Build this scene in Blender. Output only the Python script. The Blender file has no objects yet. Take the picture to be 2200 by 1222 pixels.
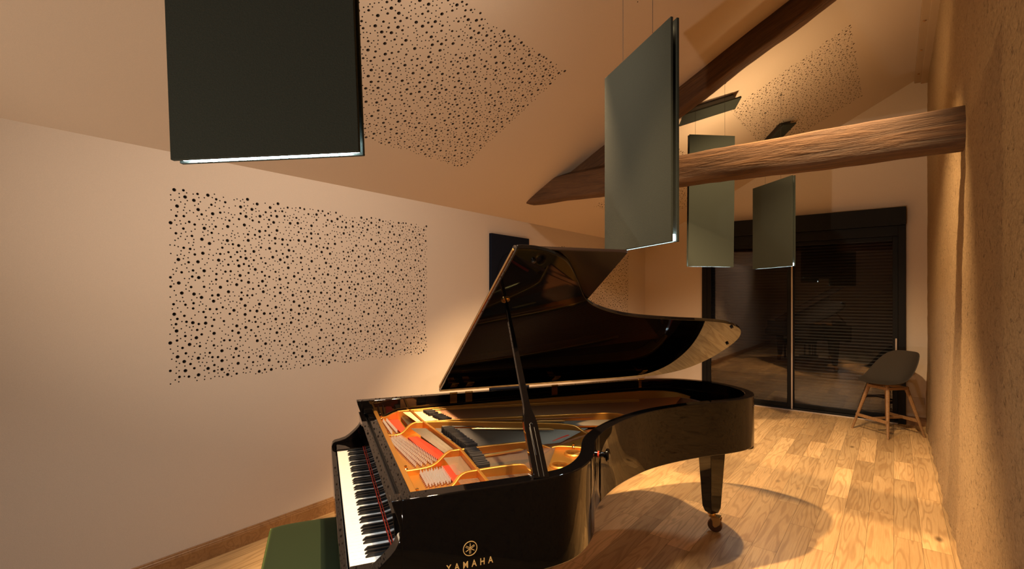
import bpy, math, random
from mathutils import Vector, Matrix, noise, geometry
R = math.radians
random.seed(7)
sc = bpy.context.scene
COL = sc.collection

# ------------------------------------------------------------------ helpers
class MB:
    def __init__(s): s.v = []; s.f = []; s.m = []; s.cur = 0
    def add(s, vs, fs):
        o = len(s.v); s.v += [tuple(v) for v in vs]
        for f in fs: s.f.append([i + o for i in f]); s.m.append(s.cur)
    def box(s, a, b, M=None):
        (x0, y0, z0), (x1, y1, z1) = a, b
        vs = [Vector(p) for p in ((x0,y0,z0),(x1,y0,z0),(x1,y1,z0),(x0,y1,z0),(x0,y0,z1),(x1,y0,z1),(x1,y1,z1),(x0,y1,z1))]
        if M: vs = [M @ v for v in vs]
        s.add(vs, [(0,3,2,1),(4,5,6,7),(0,1,5,4),(1,2,6,5),(2,3,7,6),(3,0,4,7)])
    def prism(s, poly, f0, f1):
        """poly: 2D points; f0/f1 map (a,b) to the two cap positions"""
        n = len(poly)
        s.add([f0(*p) for p in poly] + [f1(*p) for p in poly],
              [tuple(range(n - 1, -1, -1)), tuple(range(n, 2 * n))] +
              [(i, (i + 1) % n, n + (i + 1) % n, n + i) for i in range(n)])
    def ring(s, c, u, w, r, n):
        return [c + u * (r * math.cos(2*math.pi*i/n)) + w * (r * math.sin(2*math.pi*i/n)) for i in range(n)]
    def tube(s, pts, rad, n=10, cap=True):
        pts = [Vector(p) for p in pts]
        if not hasattr(rad, '__len__'): rad = [rad] * len(pts)
        vs = []; t0 = None; u = None
        for i, p in enumerate(pts):
            t = (pts[min(i + 1, len(pts) - 1)] - pts[max(i - 1, 0)])
            if t.length < 1e-9: t = t0 or Vector((0, 0, 1))
            t = t.normalized()
            if u is None:
                u = t.cross(Vector((0, 0, 1)));
                if u.length < .05: u = t.cross(Vector((1, 0, 0)))
            u = (u - t * u.dot(t)).normalized(); w = t.cross(u); t0 = t
            vs += s.ring(p, u, w, rad[i], n)
        k = len(pts)
        fs = [(j*n + i, j*n + (i+1) % n, (j+1)*n + (i+1) % n, (j+1)*n + i) for j in range(k-1) for i in range(n)]
        if cap: fs += [tuple(range(n-1, -1, -1)), tuple(range((k-1)*n, k*n))]
        s.add(vs, fs)
    def lathe(s, prof, c=(0,0,0), axis=(0,0,1), n=24, cap=True):
        """prof: list of (r, h) along axis"""
        c = Vector(c); a = Vector(axis).normalized()
        u = a.cross(Vector((0,0,1)));
        if u.length < .05: u = Vector((1,0,0))
        u.normalize(); w = a.cross(u); vs = []
        for r, h in prof: vs += s.ring(c + a*h, u, w, max(r, 1e-5), n)
        k = len(prof)
        fs = [(j*n + i, j*n + (i+1) % n, (j+1)*n + (i+1) % n, (j+1)*n + i) for j in range(k-1) for i in range(n)]
        if cap: fs += [tuple(range(n-1, -1, -1)), tuple(range((k-1)*n, k*n))]
        s.add(vs, fs)
    def ribbon(s, pts, thick, z0, z1):
        """vertical wall following pts (x,y) or (x,y,top,bottom)"""
        n = len(pts); L = []
        for i in range(n):
            a = Vector(pts[max(i-1, 0)][:2]); b = Vector(pts[min(i+1, n-1)][:2]); d = (b-a).normalized()
            nn = Vector((-d.y, d.x)) * thick/2; p = Vector(pts[i][:2])
            t = pts[i][2] if len(pts[i]) > 2 else z1; bo = pts[i][3] if len(pts[i]) > 3 else z0
            L.append([(p.x+nn.x, p.y+nn.y, bo), (p.x-nn.x, p.y-nn.y, bo), (p.x-nn.x, p.y-nn.y, t), (p.x+nn.x, p.y+nn.y, t)])
        vs = [q for r in L for q in r]
        fs = [(j*4 + i, j*4 + (i+1) % 4, (j+1)*4 + (i+1) % 4, (j+1)*4 + i) for j in range(n-1) for i in range(4)]
        fs += [(3,2,1,0), ((n-1)*4, (n-1)*4+1, (n-1)*4+2, (n-1)*4+3)]
        s.add(vs, fs)

SHIFT = Vector((0, 0, 0))
def obj(name, mb, mat, parent=None, smooth=True, bevel=0, seg=2, shift=None, ang=35):
    me = bpy.data.meshes.new(name)
    sh = SHIFT if shift is None else Vector(shift)
    me.from_pydata([tuple(Vector(v) - sh) for v in mb.v], [], mb.f)
    mats = mat if isinstance(mat, (list, tuple)) else [mat]
    for m in mats: me.materials.append(m)
    if len(mats) > 1: me.polygons.foreach_set('material_index', mb.m)
    import bmesh
    bm = bmesh.new(); bm.from_mesh(me); bmesh.ops.recalc_face_normals(bm, faces=bm.faces); bm.to_mesh(me); bm.free()
    if smooth:
        me.shade_smooth(); me.set_sharp_from_angle(angle=R(ang))
    me.update()
    o = bpy.data.objects.new(name, me); COL.objects.link(o)
    if parent: o.parent = parent
    if bevel:
        b = o.modifiers.new('bevel', 'BEVEL'); b.width = bevel; b.segments = seg; b.limit_method = 'ANGLE'; b.angle_limit = R(40)
        b.harden_normals = False
    return o
def tag(o, label=None, cat=None, group=None, kind=None):
    if label: o['label'] = label
    if cat: o['category'] = cat
    if group: o['group'] = group
    if kind: o['kind'] = kind
    return o
def empty(name, loc, rz, label, cat, group=None):
    o = bpy.data.objects.new(name, None); COL.objects.link(o); o.location = loc; o.rotation_euler = (0, 0, rz)
    o.empty_display_size = .1
    return tag(o, label, cat, group)
def catmull(P, n=6):
    out = []
    for i in range(len(P)-1):
        p0 = Vector(P[max(i-1,0)]); p1 = Vector(P[i]); p2 = Vector(P[i+1]); p3 = Vector(P[min(i+2,len(P)-1)])
        for k in range(n):
            t = k/n
            out.append(.5*((2*p1)+(p2-p0)*t+(2*p0-5*p1+4*p2-p3)*t*t+(3*p1-p0-3*p2+p3)*t**3))
    out.append(Vector(P[-1])); return out

# ------------------------------------------------------------------ materials
def mat(name, col=(.5,.5,.5), rough=.5, metal=0, **kw):
    m = bpy.data.materials.new(name); m.use_nodes = True; b = m.node_tree.nodes['Principled BSDF']
    b.inputs['Base Color'].default_value = (*col, 1); b.inputs['Roughness'].default_value = rough; b.inputs['Metallic'].default_value = metal
    for k, v in kw.items(): b.inputs[k.replace('_', ' ')].default_value = v
    return m
class N:
    def __init__(s, m): s.t = m.node_tree; s.b = s.t.nodes['Principled BSDF']
    def n(s, typ, **kw):
        x = s.t.nodes.new(typ)
        for k, v in kw.items(): setattr(x, k, v)
        return x
    def l(s, a, b): s.t.links.new(a, b)
    def coord(s, scale=(1,1,1), rot=(0,0,0), kind='Object', loc=(0,0,0)):
        c = s.n('ShaderNodeTexCoord'); mp = s.n('ShaderNodeMapping'); mp.inputs['Scale'].default_value = scale
        mp.inputs['Rotation'].default_value = rot; mp.inputs['Location'].default_value = loc; s.l(c.outputs[kind], mp.inputs[0]); return mp.outputs[0]
    def noise(s, vec, scale=5, detail=4, rough=.5, dist=0):
        x = s.n('ShaderNodeTexNoise'); x.inputs['Scale'].default_value = scale; x.inputs['Detail'].default_value = detail
        x.inputs['Roughness'].default_value = rough; x.inputs['Distortion'].default_value = dist
        if vec: s.l(vec, x.inputs['Vector'])
        return x.outputs[0]
    def ramp(s, v, stops):
        x = s.n('ShaderNodeValToRGB'); e = x.color_ramp.elements
        while len(e) < len(stops): e.new(.5)
        for i, (p, c) in enumerate(stops): e[i].position = p; e[i].color = (*c, 1) if len(c) == 3 else c
        s.l(v, x.inputs[0]); return x.outputs[0]
    def mathn(s, op, a, b=0, c=0):
        x = s.n('ShaderNodeMath', operation=op)
        for i, q in enumerate((a, b, c)):
            if hasattr(q, 'is_output'): s.l(q, x.inputs[i])
            else: x.inputs[i].default_value = q
        return x.outputs[0]
    def mix(s, f, a, b, mode='MIX'):
        x = s.n('ShaderNodeMix', data_type='RGBA', blend_type=mode)
        for i, q in ((0, f), (6, a), (7, b)):
            if hasattr(q, 'is_output'): s.l(q, x.inputs[i])
            else: x.inputs[i].default_value = q if i == 0 else (*q, 1)
        return x.outputs[2]
    def bump(s, h, strength=.3, dist=.01, prev=None):
        x = s.n('ShaderNodeBump'); x.inputs['Strength'].default_value = strength; x.inputs['Distance'].default_value = dist
        s.l(h, x.inputs['Height'])
        if prev: s.l(prev, x.inputs['Normal'])
        return x.outputs[0]
    def col(s, c): s.l(c, s.b.inputs['Base Color'])
    def nor(s, c): s.l(c, s.b.inputs['Normal'])

def plaster(name, c1, c2):
    m = mat(name, c1, .85); n = N(m); v = n.coord()
    n.col(n.mix(n.noise(v, 260, 2, .6), c1, c2))
    n.nor(n.bump(n.noise(v, 420, 2, .6), .22, .002)); return m
M_wall = plaster('plaster_warm', (.66,.56,.47), (.56,.47,.385))
M_ceil = plaster('plaster_ceiling', (.64,.53,.42), (.55,.45,.355))
M_hole = mat('hole_shade', (.008,.005,.004), .9)  # shade inside the small holes and at the back, put into the colour
M_holeside = mat('hole_side_shade', (.10,.065,.045), .9)  # plaster hole walls coloured darker to stand in for shade

def oak(name, light, mid, dark, attr=True, gscale=1.0, rough=.42):
    m = mat(name, mid, rough); n = N(m)
    if attr:
        uv = n.n('ShaderNodeUVMap'); uv.uv_map = 'grain'; src = uv.outputs[0]
    else:
        src = n.coord()
    mp = n.n('ShaderNodeMapping'); mp.inputs['Scale'].default_value = (.9*gscale, 9*gscale, 9*gscale); n.l(src, mp.inputs[0])
    base = n.noise(mp.outputs[0], .9, 2, .45, .15)
    rings = n.mathn('MULTIPLY', base, 75); rings = n.mathn('SINE', rings); rings = n.mathn('MULTIPLY_ADD', rings, .5, .5)
    mp2 = n.n('ShaderNodeMapping'); mp2.inputs['Scale'].default_value = (6*gscale, 160*gscale, 160*gscale); n.l(src, mp2.inputs[0])
    fine = n.noise(mp2.outputs[0], 1.0, 3, .6)
    c = n.ramp(fine, [(.3, mid), (.62, light)])
    c = n.mix(n.mathn('MULTIPLY', n.ramp(rings, [(.55, (0,0,0)), (1, (1,1,1))]), .42), c, dark)
    big = n.noise(mp.outputs[0], .6, 2, .5)
    c = n.mix(n.ramp(big, [(.35, (0,0,0)), (.75, (.5,.5,.5))]), c, dark)
    # small knots
    vo = n.n('ShaderNodeTexVoronoi'); vo.inputs['Scale'].default_value = 1.0
    mp3 = n.n('ShaderNodeMapping'); mp3.inputs['Scale'].default_value = (1.6*gscale, 3.4*gscale, 3.4*gscale); n.l(src, mp3.inputs[0]); n.l(mp3.outputs[0], vo.inputs['Vector'])
    c = n.mix(n.ramp(vo.outputs['Distance'], [(.03, (.85,.85,.85)), (.10, (0,0,0))]), c, tuple(x*.28 for x in dark))
    if attr:
        at = n.n('ShaderNodeAttribute'); at.attribute_name = 'tone'
        hs = n.n('ShaderNodeHueSaturation'); n.l(c, hs.inputs['Color']); n.l(n.mathn('MULTIPLY_ADD', at.outputs['Fac'], .50, .70), hs.inputs['Value'])
        c = hs.outputs[0]
    n.col(c); n.nor(n.bump(fine, .12, .002))
    return m
M_floor = oak('oak_floor', (.70,.47,.225), (.59,.37,.165), (.29,.15,.052))
M_base = oak('oak_trim', (.36,.19,.075), (.30,.15,.055), (.18,.08,.028), attr=False, rough=.4)
M_legwood = oak('chair_oak', (.30,.165,.07), (.25,.135,.055), (.14,.07,.028), attr=False, rough=.5)
M_gap = mat('floor_gap', (.05,.028,.012), .8)

def beamwood(name):
    m = mat(name, (.2,.09,.03), .8); n = N(m); v = n.coord((1.2, 14, 14)); v0 = n.coord()
    a = n.noise(v, 1.6, 6, .65, .8); b = n.noise(v0, 3.2, 4, .6); f = n.noise(n.coord((9, 120, 120)), 1, 3, .6)
    c = n.ramp(a, [(.3, (.012,.005,.0015)), (.46, (.055,.023,.008)), (.60, (.115,.052,.018)), (.8, (.20,.10,.04))])
    c = n.mix(n.ramp(b, [(.35, (0,0,0)), (.72, (.75,.75,.75))]), c, (.055,.022,.008))
    c = n.mix(n.mathn('MULTIPLY', f, .35), c, (.24,.12,.05))
    n.col(c); bn = n.bump(a, .8, .02); n.nor(n.bump(f, .35, .004, bn)); return m
M_beam = beamwood('old_beam_wood')

def roughwall():
    m = mat('lime_plaster', (.35,.22,.11), .95); n = N(m); v = n.coord((1, .5, 1)); v1 = n.coord()
    a = n.noise(v, 85, 6, .72); b = n.noise(v1, 1.6, 4, .6); c0 = n.noise(v1, 150, 3, .7); s = n.noise(n.coord((1,.55,.8)), 42, 5, .72, .5)
    c = n.ramp(a, [(.28, (.22,.14,.062)), (.55, (.38,.255,.125)), (.8, (.52,.375,.21))])
    c = n.mix(n.ramp(b, [(.35, (0,0,0)), (.75, (.6,.6,.6))]), c, (.30,.19,.09))
    c = n.mix(n.ramp(s, [(.30, (.85,.85,.85)), (.40, (0,0,0))]), c, (.11,.055,.02))
    n.col(c)
    bn = n.bump(n.ramp(s, [(.26, (0,0,0)), (.46, (1,1,1))]), .8, .008); bn = n.bump(a, .7, .006, bn); n.nor(n.bump(c0, .6, .003, bn)); return m
M_rough = roughwall()

M_black = mat('piano_black', (.0025,.002,.002), .03, 0, Specular_IOR_Level=.38)
M_flap = mat('flap_black', (.010,.005,.004), .22)
M_satin = mat('satin_black', (.012,.011,.011), .35)
def goldplate():
    m = mat('gold_plate', (.78,.36,.07), .38, .82); n = N(m); v = n.coord()
    n.col(n.mix(n.noise(v, 6, 3, .5), (.86,.42,.085), (.70,.31,.055)))
    n.nor(n.bump(n.noise(v, 180, 2, .5), .06, .002)); return m
M_gold = goldplate()
M_goldlight = mat('gold_edge_highlight', (.95,.62,.20), .3, .8)  # lighter gold that paints bright highlights on the plate
M_brass = mat('brass', (.72,.47,.16), .22, 1)
M_inlay = mat('gold_inlay', (.95,.62,.24), .35, .6, Emission_Color=(.9,.55,.18,1), Emission_Strength=.05)
M_steel = mat('steel', (.10,.075,.045), .45, .5)
M_chrome = mat('nickel', (.90,.84,.76), .3, .6)
M_copper = mat('copper_string', (.42,.19,.08), .38, .9)
M_feltred = mat('red_felt', (.62,.045,.012), .95)
M_feltblack = mat('damper_felt', (.02,.015,.012), .9)
M_ivory = mat('ivory_white', (.88,.86,.80), .2, Coat_Weight=.3)
M_ebony = mat('ebony_key', (.006,.006,.006), .3)
def board():
    m = mat('spruce_board', (.30,.10,.035), .4, Coat_Weight=.3); n = N(m); v = n.coord((60, 2, 10), rot=(0,0,R(-35)))
    n.col(n.mix(n.noise(v, 1.2, 3, .6), (.24,.075,.025), (.40,.16,.06))); return m
M_board = board()
def felt(name, a, b, sh=0):
    m = mat(name, a, .95, Sheen_Weight=sh, Specular_IOR_Level=.12); n = N(m); v = n.coord()
    n.col(n.mix(n.noise(v, 260, 3, .7), a, b)); n.nor(n.bump(n.noise(v, 380, 2, .6), .35, .002)); return m
M_panel = felt('acoustic_felt', (.019,.023,.020), (.038,.044,.037), .03)
M_paneledge = mat('felt_edge', (.07,.12,.115), .8)
M_navy = felt('navy_felt', (.004,.006,.014), (.009,.012,.024))
M_navy2 = felt('navy_felt_dark', (.003,.004,.010), (.006,.008,.016))
M_velvet = mat('green_velvet', (.012,.024,.003), .9, Sheen_Weight=.28, Sheen_Roughness=.3, Sheen_Tint=(.4,.6,.15,1))
M_frame = mat('anthracite', (.004,.0035,.0035), .5, Specular_IOR_Level=.2)
M_shutter = mat('shutter', (.006,.004,.003), .5, Specular_IOR_Level=.3)
M_alu = mat('aluminium', (.50,.40,.32), .4, .3)
M_shell = felt('chair_shell', (.042,.034,.026), (.068,.056,.044))
M_socket = mat('socket_plastic', (.50,.40,.31), .5)
M_cable = mat('cable', (.025,.02,.016), .6)
M_rail = mat('ridge_paint', (.36,.25,.15), .8)
def emis(name, col, st):
    m = mat(name, (0,0,0), 1); b = m.node_tree.nodes['Principled BSDF']
    b.inputs['Emission Color'].default_value = (*col, 1); b.inputs['Emission Strength'].default_value = st; return m
M_led = emis('led_cool', (.72,.93,1), 16)
M_uplight = emis('added_uplight', (1,.70,.40), 9)  # warm glow added inside the lamp tops to light the ceiling
def glass():
    m = bpy.data.materials.new('door_glass'); m.use_nodes = True; t = m.node_tree; t.nodes.clear()
    o = t.nodes.new('ShaderNodeOutputMaterial'); mx = t.nodes.new('ShaderNodeMixShader'); tr = t.nodes.new('ShaderNodeBsdfTransparent')
    gl = t.nodes.new('ShaderNodeBsdfGlossy'); gl.inputs['Roughness'].default_value = .01; gl.inputs['Color'].default_value = (.95,.9,.9,1)
    fr = t.nodes.new('ShaderNodeFresnel'); fr.inputs['IOR'].default_value = 1.6
    tr.inputs['Color'].default_value = (.9,.9,.9,1)
    t.links.new(fr.outputs[0], mx.inputs[0]); t.links.new(tr.outputs[0], mx.inputs[1]); t.links.new(gl.outputs[0], mx.inputs[2]); t.links.new(mx.outputs[0], o.inputs[0]); return m
M_glass = glass()

# ------------------------------------------------------------------ room shell
XL, XR, YB, YF = -3.247, .316, -2.6, 7.721
ZL = 2.399; SL = R(27.6); TS = math.tan(SL); CS = math.cos(SL)
def zc(x): return ZL + (x - XL) * TS
PW, PH = 1.96, 1.14          # perforated panel size
# floor: real planks running along Y
def floor():
    rnd = random.Random(3); vs = []; fs = []; uv = []; tone = []
    w = .142; x = XL - .02
    while x < XR + .12:
        y = YB - rnd.random()*1.2
        while y < YF + .2:
            L = rnd.uniform(.55, 1.35); g = .0007
            o = len(vs); vs += [(x+g, y+g, 0), (x+w-g, y+g, 0), (x+w-g, y+L-g, 0), (x+g, y+L-g, 0)]
            fs.append((o, o+1, o+2, o+3)); a, b = rnd.uniform(0, 80), rnd.uniform(0, 80)
            uv += [(a, b), (a, b+w), (a+L, b+w), (a+L, b)]; tone.append(rnd.random()**1.2); y += L
        x += w
    me = bpy.data.meshes.new('floor'); me.from_pydata(vs, [], fs)
    u = me.uv_layers.new(name='grain')
    for i, q in enumerate(uv): u.data[i].uv = q
    at = me.attributes.new('tone', 'FLOAT', 'FACE')
    for i, q in enumerate(tone): at.data[i].value = q
    n = len(vs)
    me.materials.append(M_floor)
    o = bpy.data.objects.new('floor', me); COL.objects.link(o); tag(o, kind='structure')
    mb = MB(); mb.box((XL-.2, YB-.2, -.06), (XR+.35, YF+.3, -.0015)); s = obj('floor_base', mb, M_gap, o, False)
floor()
# planar wall with rectangular openings; P(u,v)->3D
def sheet(name, us, vs_, holes, P, m, thick=None):
    us = sorted(set(us + [h[0] for h in holes] + [h[1] for h in holes])); vv = sorted(set(vs_ + [h[2] for h in holes] + [h[3] for h in holes]))
    mb = MB(); idx = {}
    for i, u in enumerate(us):
        for j, v in enumerate(vv): idx[i, j] = len(mb.v); mb.v.append(P(u, v))
    for i in range(len(us)-1):
        for j in range(len(vv)-1):
            cu, cv = (us[i]+us[i+1])/2, (vv[j]+vv[j+1])/2
            if any(h[0] < cu < h[1] and h[2] < cv < h[3] for h in holes): continue
            mb.f.append([idx[i,j], idx[i+1,j], idx[i+1,j+1], idx[i,j+1]]); mb.m.append(0)
    return tag(obj(name, mb, m, None, False), kind='structure')
wl = [(.98, .98+PW, 1.065, 1.065+PH), (5.13, 5.13+PW, 1.065, 1.065+PH)]
sheet('wall_left', [YB, YF], [0, ZL], wl, lambda u, v: (XL, u, v), M_wall)
s1, s2 = .493, 2.200
ch = [(.97, .97+PW, s1, s1+PH), (.97, .97+PW, s2, s2+PH), (5.15, 5.15+PW, s1, s1+PH), (5.15, 5.15+PW, s2, s2+PH)]
sheet('ceiling', [YB, YF], [0, (XR+.12-XL)/CS], ch, lambda u, v: (XL+v*CS, u, ZL+v*math.sin(SL)), M_ceil)
# end walls follow the slope
def endwall(name, y, hole=None):
    mb = MB()
    xr = XR + .12
    if hole:
        a, b, top = hole
        mb.add([(XL,y,0),(a,y,0),(a,y,top),(XL,y,top)], [(0,1,2,3)]); mb.add([(b,y,0),(xr,y,0),(xr,y,top),(b,y,top)], [(0,1,2,3)])
        mb.add([(XL,y,top),(a,y,top),(b,y,top),(xr,y,top),(xr,y,zc(xr)),(XL,y,zc(XL))], [(0,1,2,3,4,5)]) if top < ZL else \
        mb.add([(XL,y,top),(xr,y,top),(xr,y,zc(xr)),(XL+(top-ZL)/TS,y,top)], [(0,1,2,3)])
    else: mb.add([(XL,y,0),(xr,y,0),(xr,y,zc(xr)),(XL,y,zc(XL))], [(0,1,2,3)])
    return tag(obj(name, mb, M_wall, None, False), kind='structure')
endwall('wall_back', YB)
DX0, DX1, DZ = -2.315, .115, 2.36
endwall('wall_far', YF, (DX0, DX1, DZ))
# rough plaster wall on the right
def wall_right():
    mb = MB(); ys = []; y = YB
    while y < YF: ys.append(y); y += .035 if y > .2 else .2
    ys.append(YF); zs = [i*.045 for i in range(99)]
    for y in ys:
        for z in zs:
            p = Vector((3.1, y, z)); d = noise.noise(p*1.1)*.002 + noise.noise(p*3.7)*.003 + noise.noise(p*13)*.004
            d -= .022*math.exp(-((z-.02)/.10)**2)*(.6+noise.noise(p*5))
            if y > 7.2: d -= .012*(y-7.2)/.5*max(0, 1-abs(z-.35)/.5)
            mb.v.append((XR + d, y, z))
    k = len(zs)
    for i in range(len(ys)-1):
        for j in range(k-1): mb.f.append([i*k+j, i*k+j+1, (i+1)*k+j+1, (i+1)*k+j]); mb.m.append(0)
    tag(obj('wall_right', mb, M_rough, None, True, ang=80), kind='structure')
wall_right()
# skirting
mb = MB(); prof = [(0,0),(.016,0),(.016,.078),(.013,.084),(.013,.090),(.009,.094),(.008,.100),(.003,.104),(0,.104)]
mb.prism(prof, lambda a, b: (XL+a, YB, b), lambda a, b: (XL+a, YF, b)); tag(obj('baseboard_left', mb, M_base, ang=20), kind='structure')
mb = MB(); mb.prism(prof, lambda a, b: (DX1, YF-a, b), lambda a, b: (XR-.01, YF-a, b))
mb.prism(prof, lambda a, b: (XL+.016, YF-a, b), lambda a, b: (DX0, YF-a, b)); tag(obj('baseboard_far', mb, M_base, ang=20), kind='structure')

# perforated acoustic board: one mesh with real holes, used six times
def perf_mesh():
    rnd = random.Random(11); pts = []; cell = {}
    def ok(x, y, r, gap):
        cx, cy = int(x/.05), int(y/.05)
        for i in (-1,0,1):
            for j in (-1,0,1):
                for (a, b, q) in cell.get((cx+i, cy+j), ()):
                    if (a-x)**2+(b-y)**2 < (q+r+gap)**2: return False
        return True
    for r, cnt, gap in ((.0100, 280, .024), (.0075, 410, .014), (.0041, 1700, .0085)):
        c = 0; t = 0
        while c < cnt and t < cnt*60:
            t += 1; x = rnd.uniform(.010, PW-.010); y = rnd.uniform(.010, PH-.010)
            if ok(x, y, r, gap): cell.setdefault((int(x/.05), int(y/.05)), []).append((x, y, r)); pts.append((x, y, r)); c += 1
    co = [Vector((0,0)), Vector((PW,0)), Vector((PW,PH)), Vector((0,PH))]; edges = [(0,1),(1,2),(2,3),(3,0)]; loops = []
    for x, y, r in pts:
        n = 12 if r > .006 else 8; o = len(co)
        for i in range(n): co.append(Vector((x+r*math.cos(2*math.pi*i/n), y+r*math.sin(2*math.pi*i/n))))
        edges += [(o+i, o+(i+1) % n) for i in range(n)]; loops.append((o, n))
    res = geometry.delaunay_2d_cdt(co, edges, [], 0, 1e-7, True)
    V, F, ov = res[0], res[2], res[3]
    # drop triangles whose centre is inside a hole
    grid = {}
    for x, y, r in pts: grid.setdefault((int(x/.05), int(y/.05)), []).append((x, y, r))
    mb = MB(); mb.v = [(v.x, v.y, 0) for v in V]
    for f in F:
        cx = sum(V[i].x for i in f)/3; cy = sum(V[i].y for i in f)/3; gx, gy = int(cx/.05), int(cy/.05); inside = False
        for i in (-1,0,1):
            for j in (-1,0,1):
                for (a, b, q) in grid.get((gx+i, gy+j), ()):
                    if (a-cx)**2+(b-cy)**2 < (q*.93)**2: inside = True
        if not inside: mb.f.append(list(f)); mb.m.append(0)
    D = -.0125
    for o, n in loops:
        ring = [co[o+i] for i in range(n)]; k = len(mb.v)
        mb.v += [(p.x, p.y, 0) for p in ring] + [(p.x, p.y, D) for p in ring]
        for i in range(n): mb.f.append([k+i, k+(i+1) % n, k+n+(i+1) % n, k+n+i]); mb.m.append(2 if n == 12 else 1)
    k = len(mb.v); mb.v += [(-.02,-.02,D),(PW+.02,-.02,D),(PW+.02,PH+.02,D),(-.02,PH+.02,D)]; mb.f.append([k,k+1,k+2,k+3]); mb.m.append(1)
    return mb
PERF = perf_mesh(); perf_me = None
def perf(name, M, m, label, group):
    global perf_me
    key = m.name
    me = bpy.data.meshes.get('perf_'+key)
    if not me:
        me = bpy.data.meshes.new('perf_'+key); me.from_pydata(PERF.v, [], PERF.f); me.materials.append(m); me.materials.append(M_hole); me.materials.append(M_holeside)
        me.polygons.foreach_set('material_index', PERF.m); me.update()
    o = bpy.data.objects.new(name, me); COL.objects.link(o); o.matrix_world = M
    return tag(o, label, 'acoustic panel', group)
def MX(o, x, y, z): return Matrix(((x[0],y[0],z[0],o[0]),(x[1],y[1],z[1],o[1]),(x[2],y[2],z[2],o[2]),(0,0,0,1)))
perf('perforated_panel', MX((XL,wl[0][0],wl[0][2]), (0,1,0), (0,0,1), (1,0,0)), M_wall, 'large perforated plaster panel set in the left wall beside the piano keyboard', 'perforated plaster panels')
perf('perforated_panel', MX((XL,wl[1][0]+0,wl[1][2]), (0,1,0), (0,0,1), (1,0,0)), M_wall, 'perforated plaster panel at far end of left wall, seen behind the raised piano lid', 'perforated plaster panels')
cn = (math.sin(SL), 0, -CS)
def cperf(h, flip, label):
    # local x must cross y = z(normal pointing into the room)
    perf('perforated_panel', MX((XL+(h[2])*CS, h[0], ZL+h[2]*math.sin(SL)), (0,1,0), (CS,0,math.sin(SL)), (math.sin(SL),0,-CS)), M_ceil, label, 'perforated plaster panels')
cperf(ch[0], 0, 'large perforated panel in the sloping ceiling right of the largest hanging lamp')
cperf(ch[1], 0, 'perforated ceiling panel mostly cut off by the top edge, only a corner showing')
cperf(ch[2], 0, 'perforated ceiling panel low on the slope behind the tie beam, mostly hidden by hanging lamps')
cperf(ch[3], 0, 'perforated panel on the bright upper ceiling beyond the timber beams')

# ------------------------------------------------------------------ timber
def beam(name, A, B, w, h0, h1, up, label, n=26, jit=.012, taper=None, seed=0):
    """A,B: centre of near-face bottom line; hewn section w (depth) x h"""
    A = Vector(A); B = Vector(B); d = (B-A).normalized(); up = Vector(up); side = d.cross(up).normalized(); up = side.cross(d).normalized()
    mb = MB(); ns = 16; rows = []
    for i in range(n+1):
        t = i/n; c = A.lerp(B, t); h = h0+(h1-h0)*t
        for k in range(ns):
            a = 2*math.pi*k/ns; ca, sa = math.cos(a), math.sin(a); e = .32
            x = math.copysign(abs(ca)**e, ca)*w/2; z = math.copysign(abs(sa)**e, sa)*h/2
            p = c + side*x + up*(z); q = noise.noise_vector(Vector((p.x*2.2+seed, p.y*2.2, p.z*2.2)))*jit + noise.noise_vector(p*9)*jit*.35
            mb.v.append(tuple(p + q - d*q.dot(d)))
    for i in range(n):
        for k in range(ns): mb.f.append([i*ns+k, i*ns+(k+1) % ns, (i+1)*ns+(k+1) % ns, (i+1)*ns+k]); mb.m.append(0)
    mb.f += [list(range(ns)), list(range(n*ns, (n+1)*ns))]; mb.m += [0, 0]
    # move to local frame so the grain runs along the beam
    Rm = Matrix((d, side, up)).transposed().to_4x4(); loc = A.lerp(B, .5); Mw = Matrix.Translation(loc) @ Rm; inv = Mw.inverted()
    mb.v = [tuple(inv @ Vector(v)) for v in mb.v]
    o = obj(name, mb, M_beam, None, True, shift=(0,0,0), ang=50); o.matrix_world = Mw
    return tag(o, label, 'beam')
# tie beam: crosses the room from the ceiling foot into the right wall
beam('tie_beam', (.40, 3.80, 2.530), (-2.985, 4.12, 2.645), .17, .245, .235, (0,0,1), 'thick hewn tie beam running across the room into the rough right wall', n=46, seed=2)
# principal rafter under the ceiling slope
ra = Vector((-2.62, 4.20, zc(-2.62)-.085)); rb = Vector((.12, 4.20, zc(.12)-.085))
beam('rafter_beam', ra, rb, .16, .19, .21, (-math.sin(SL),0,CS), 'sloping dark timber rafter fixed along the ceiling above the tie beam', n=40, seed=8)
mb = MB(); mb.box((.195, YB, zc(.195)-.035), (XR+.02, YF, zc(.195)+.12))
mb.box((.255, YB, zc(.195)-.055), (XR+.02, YF, zc(.195)-.03))
o = obj('ridge_beam', mb, M_rail, None, False, .006); tag(o, 'pale brown ridge board running along the top of the rough right wall', 'beam')
mb = MB()
for y in (5.2, 6.0, 6.7, 7.4): mb.lathe([(.012,0),(.012,.008),(.006,.012)], (.225, y, zc(.195)-.035), (0,0,-1), 8)
b_ = obj('bolt', mb, M_base, o); 

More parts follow.
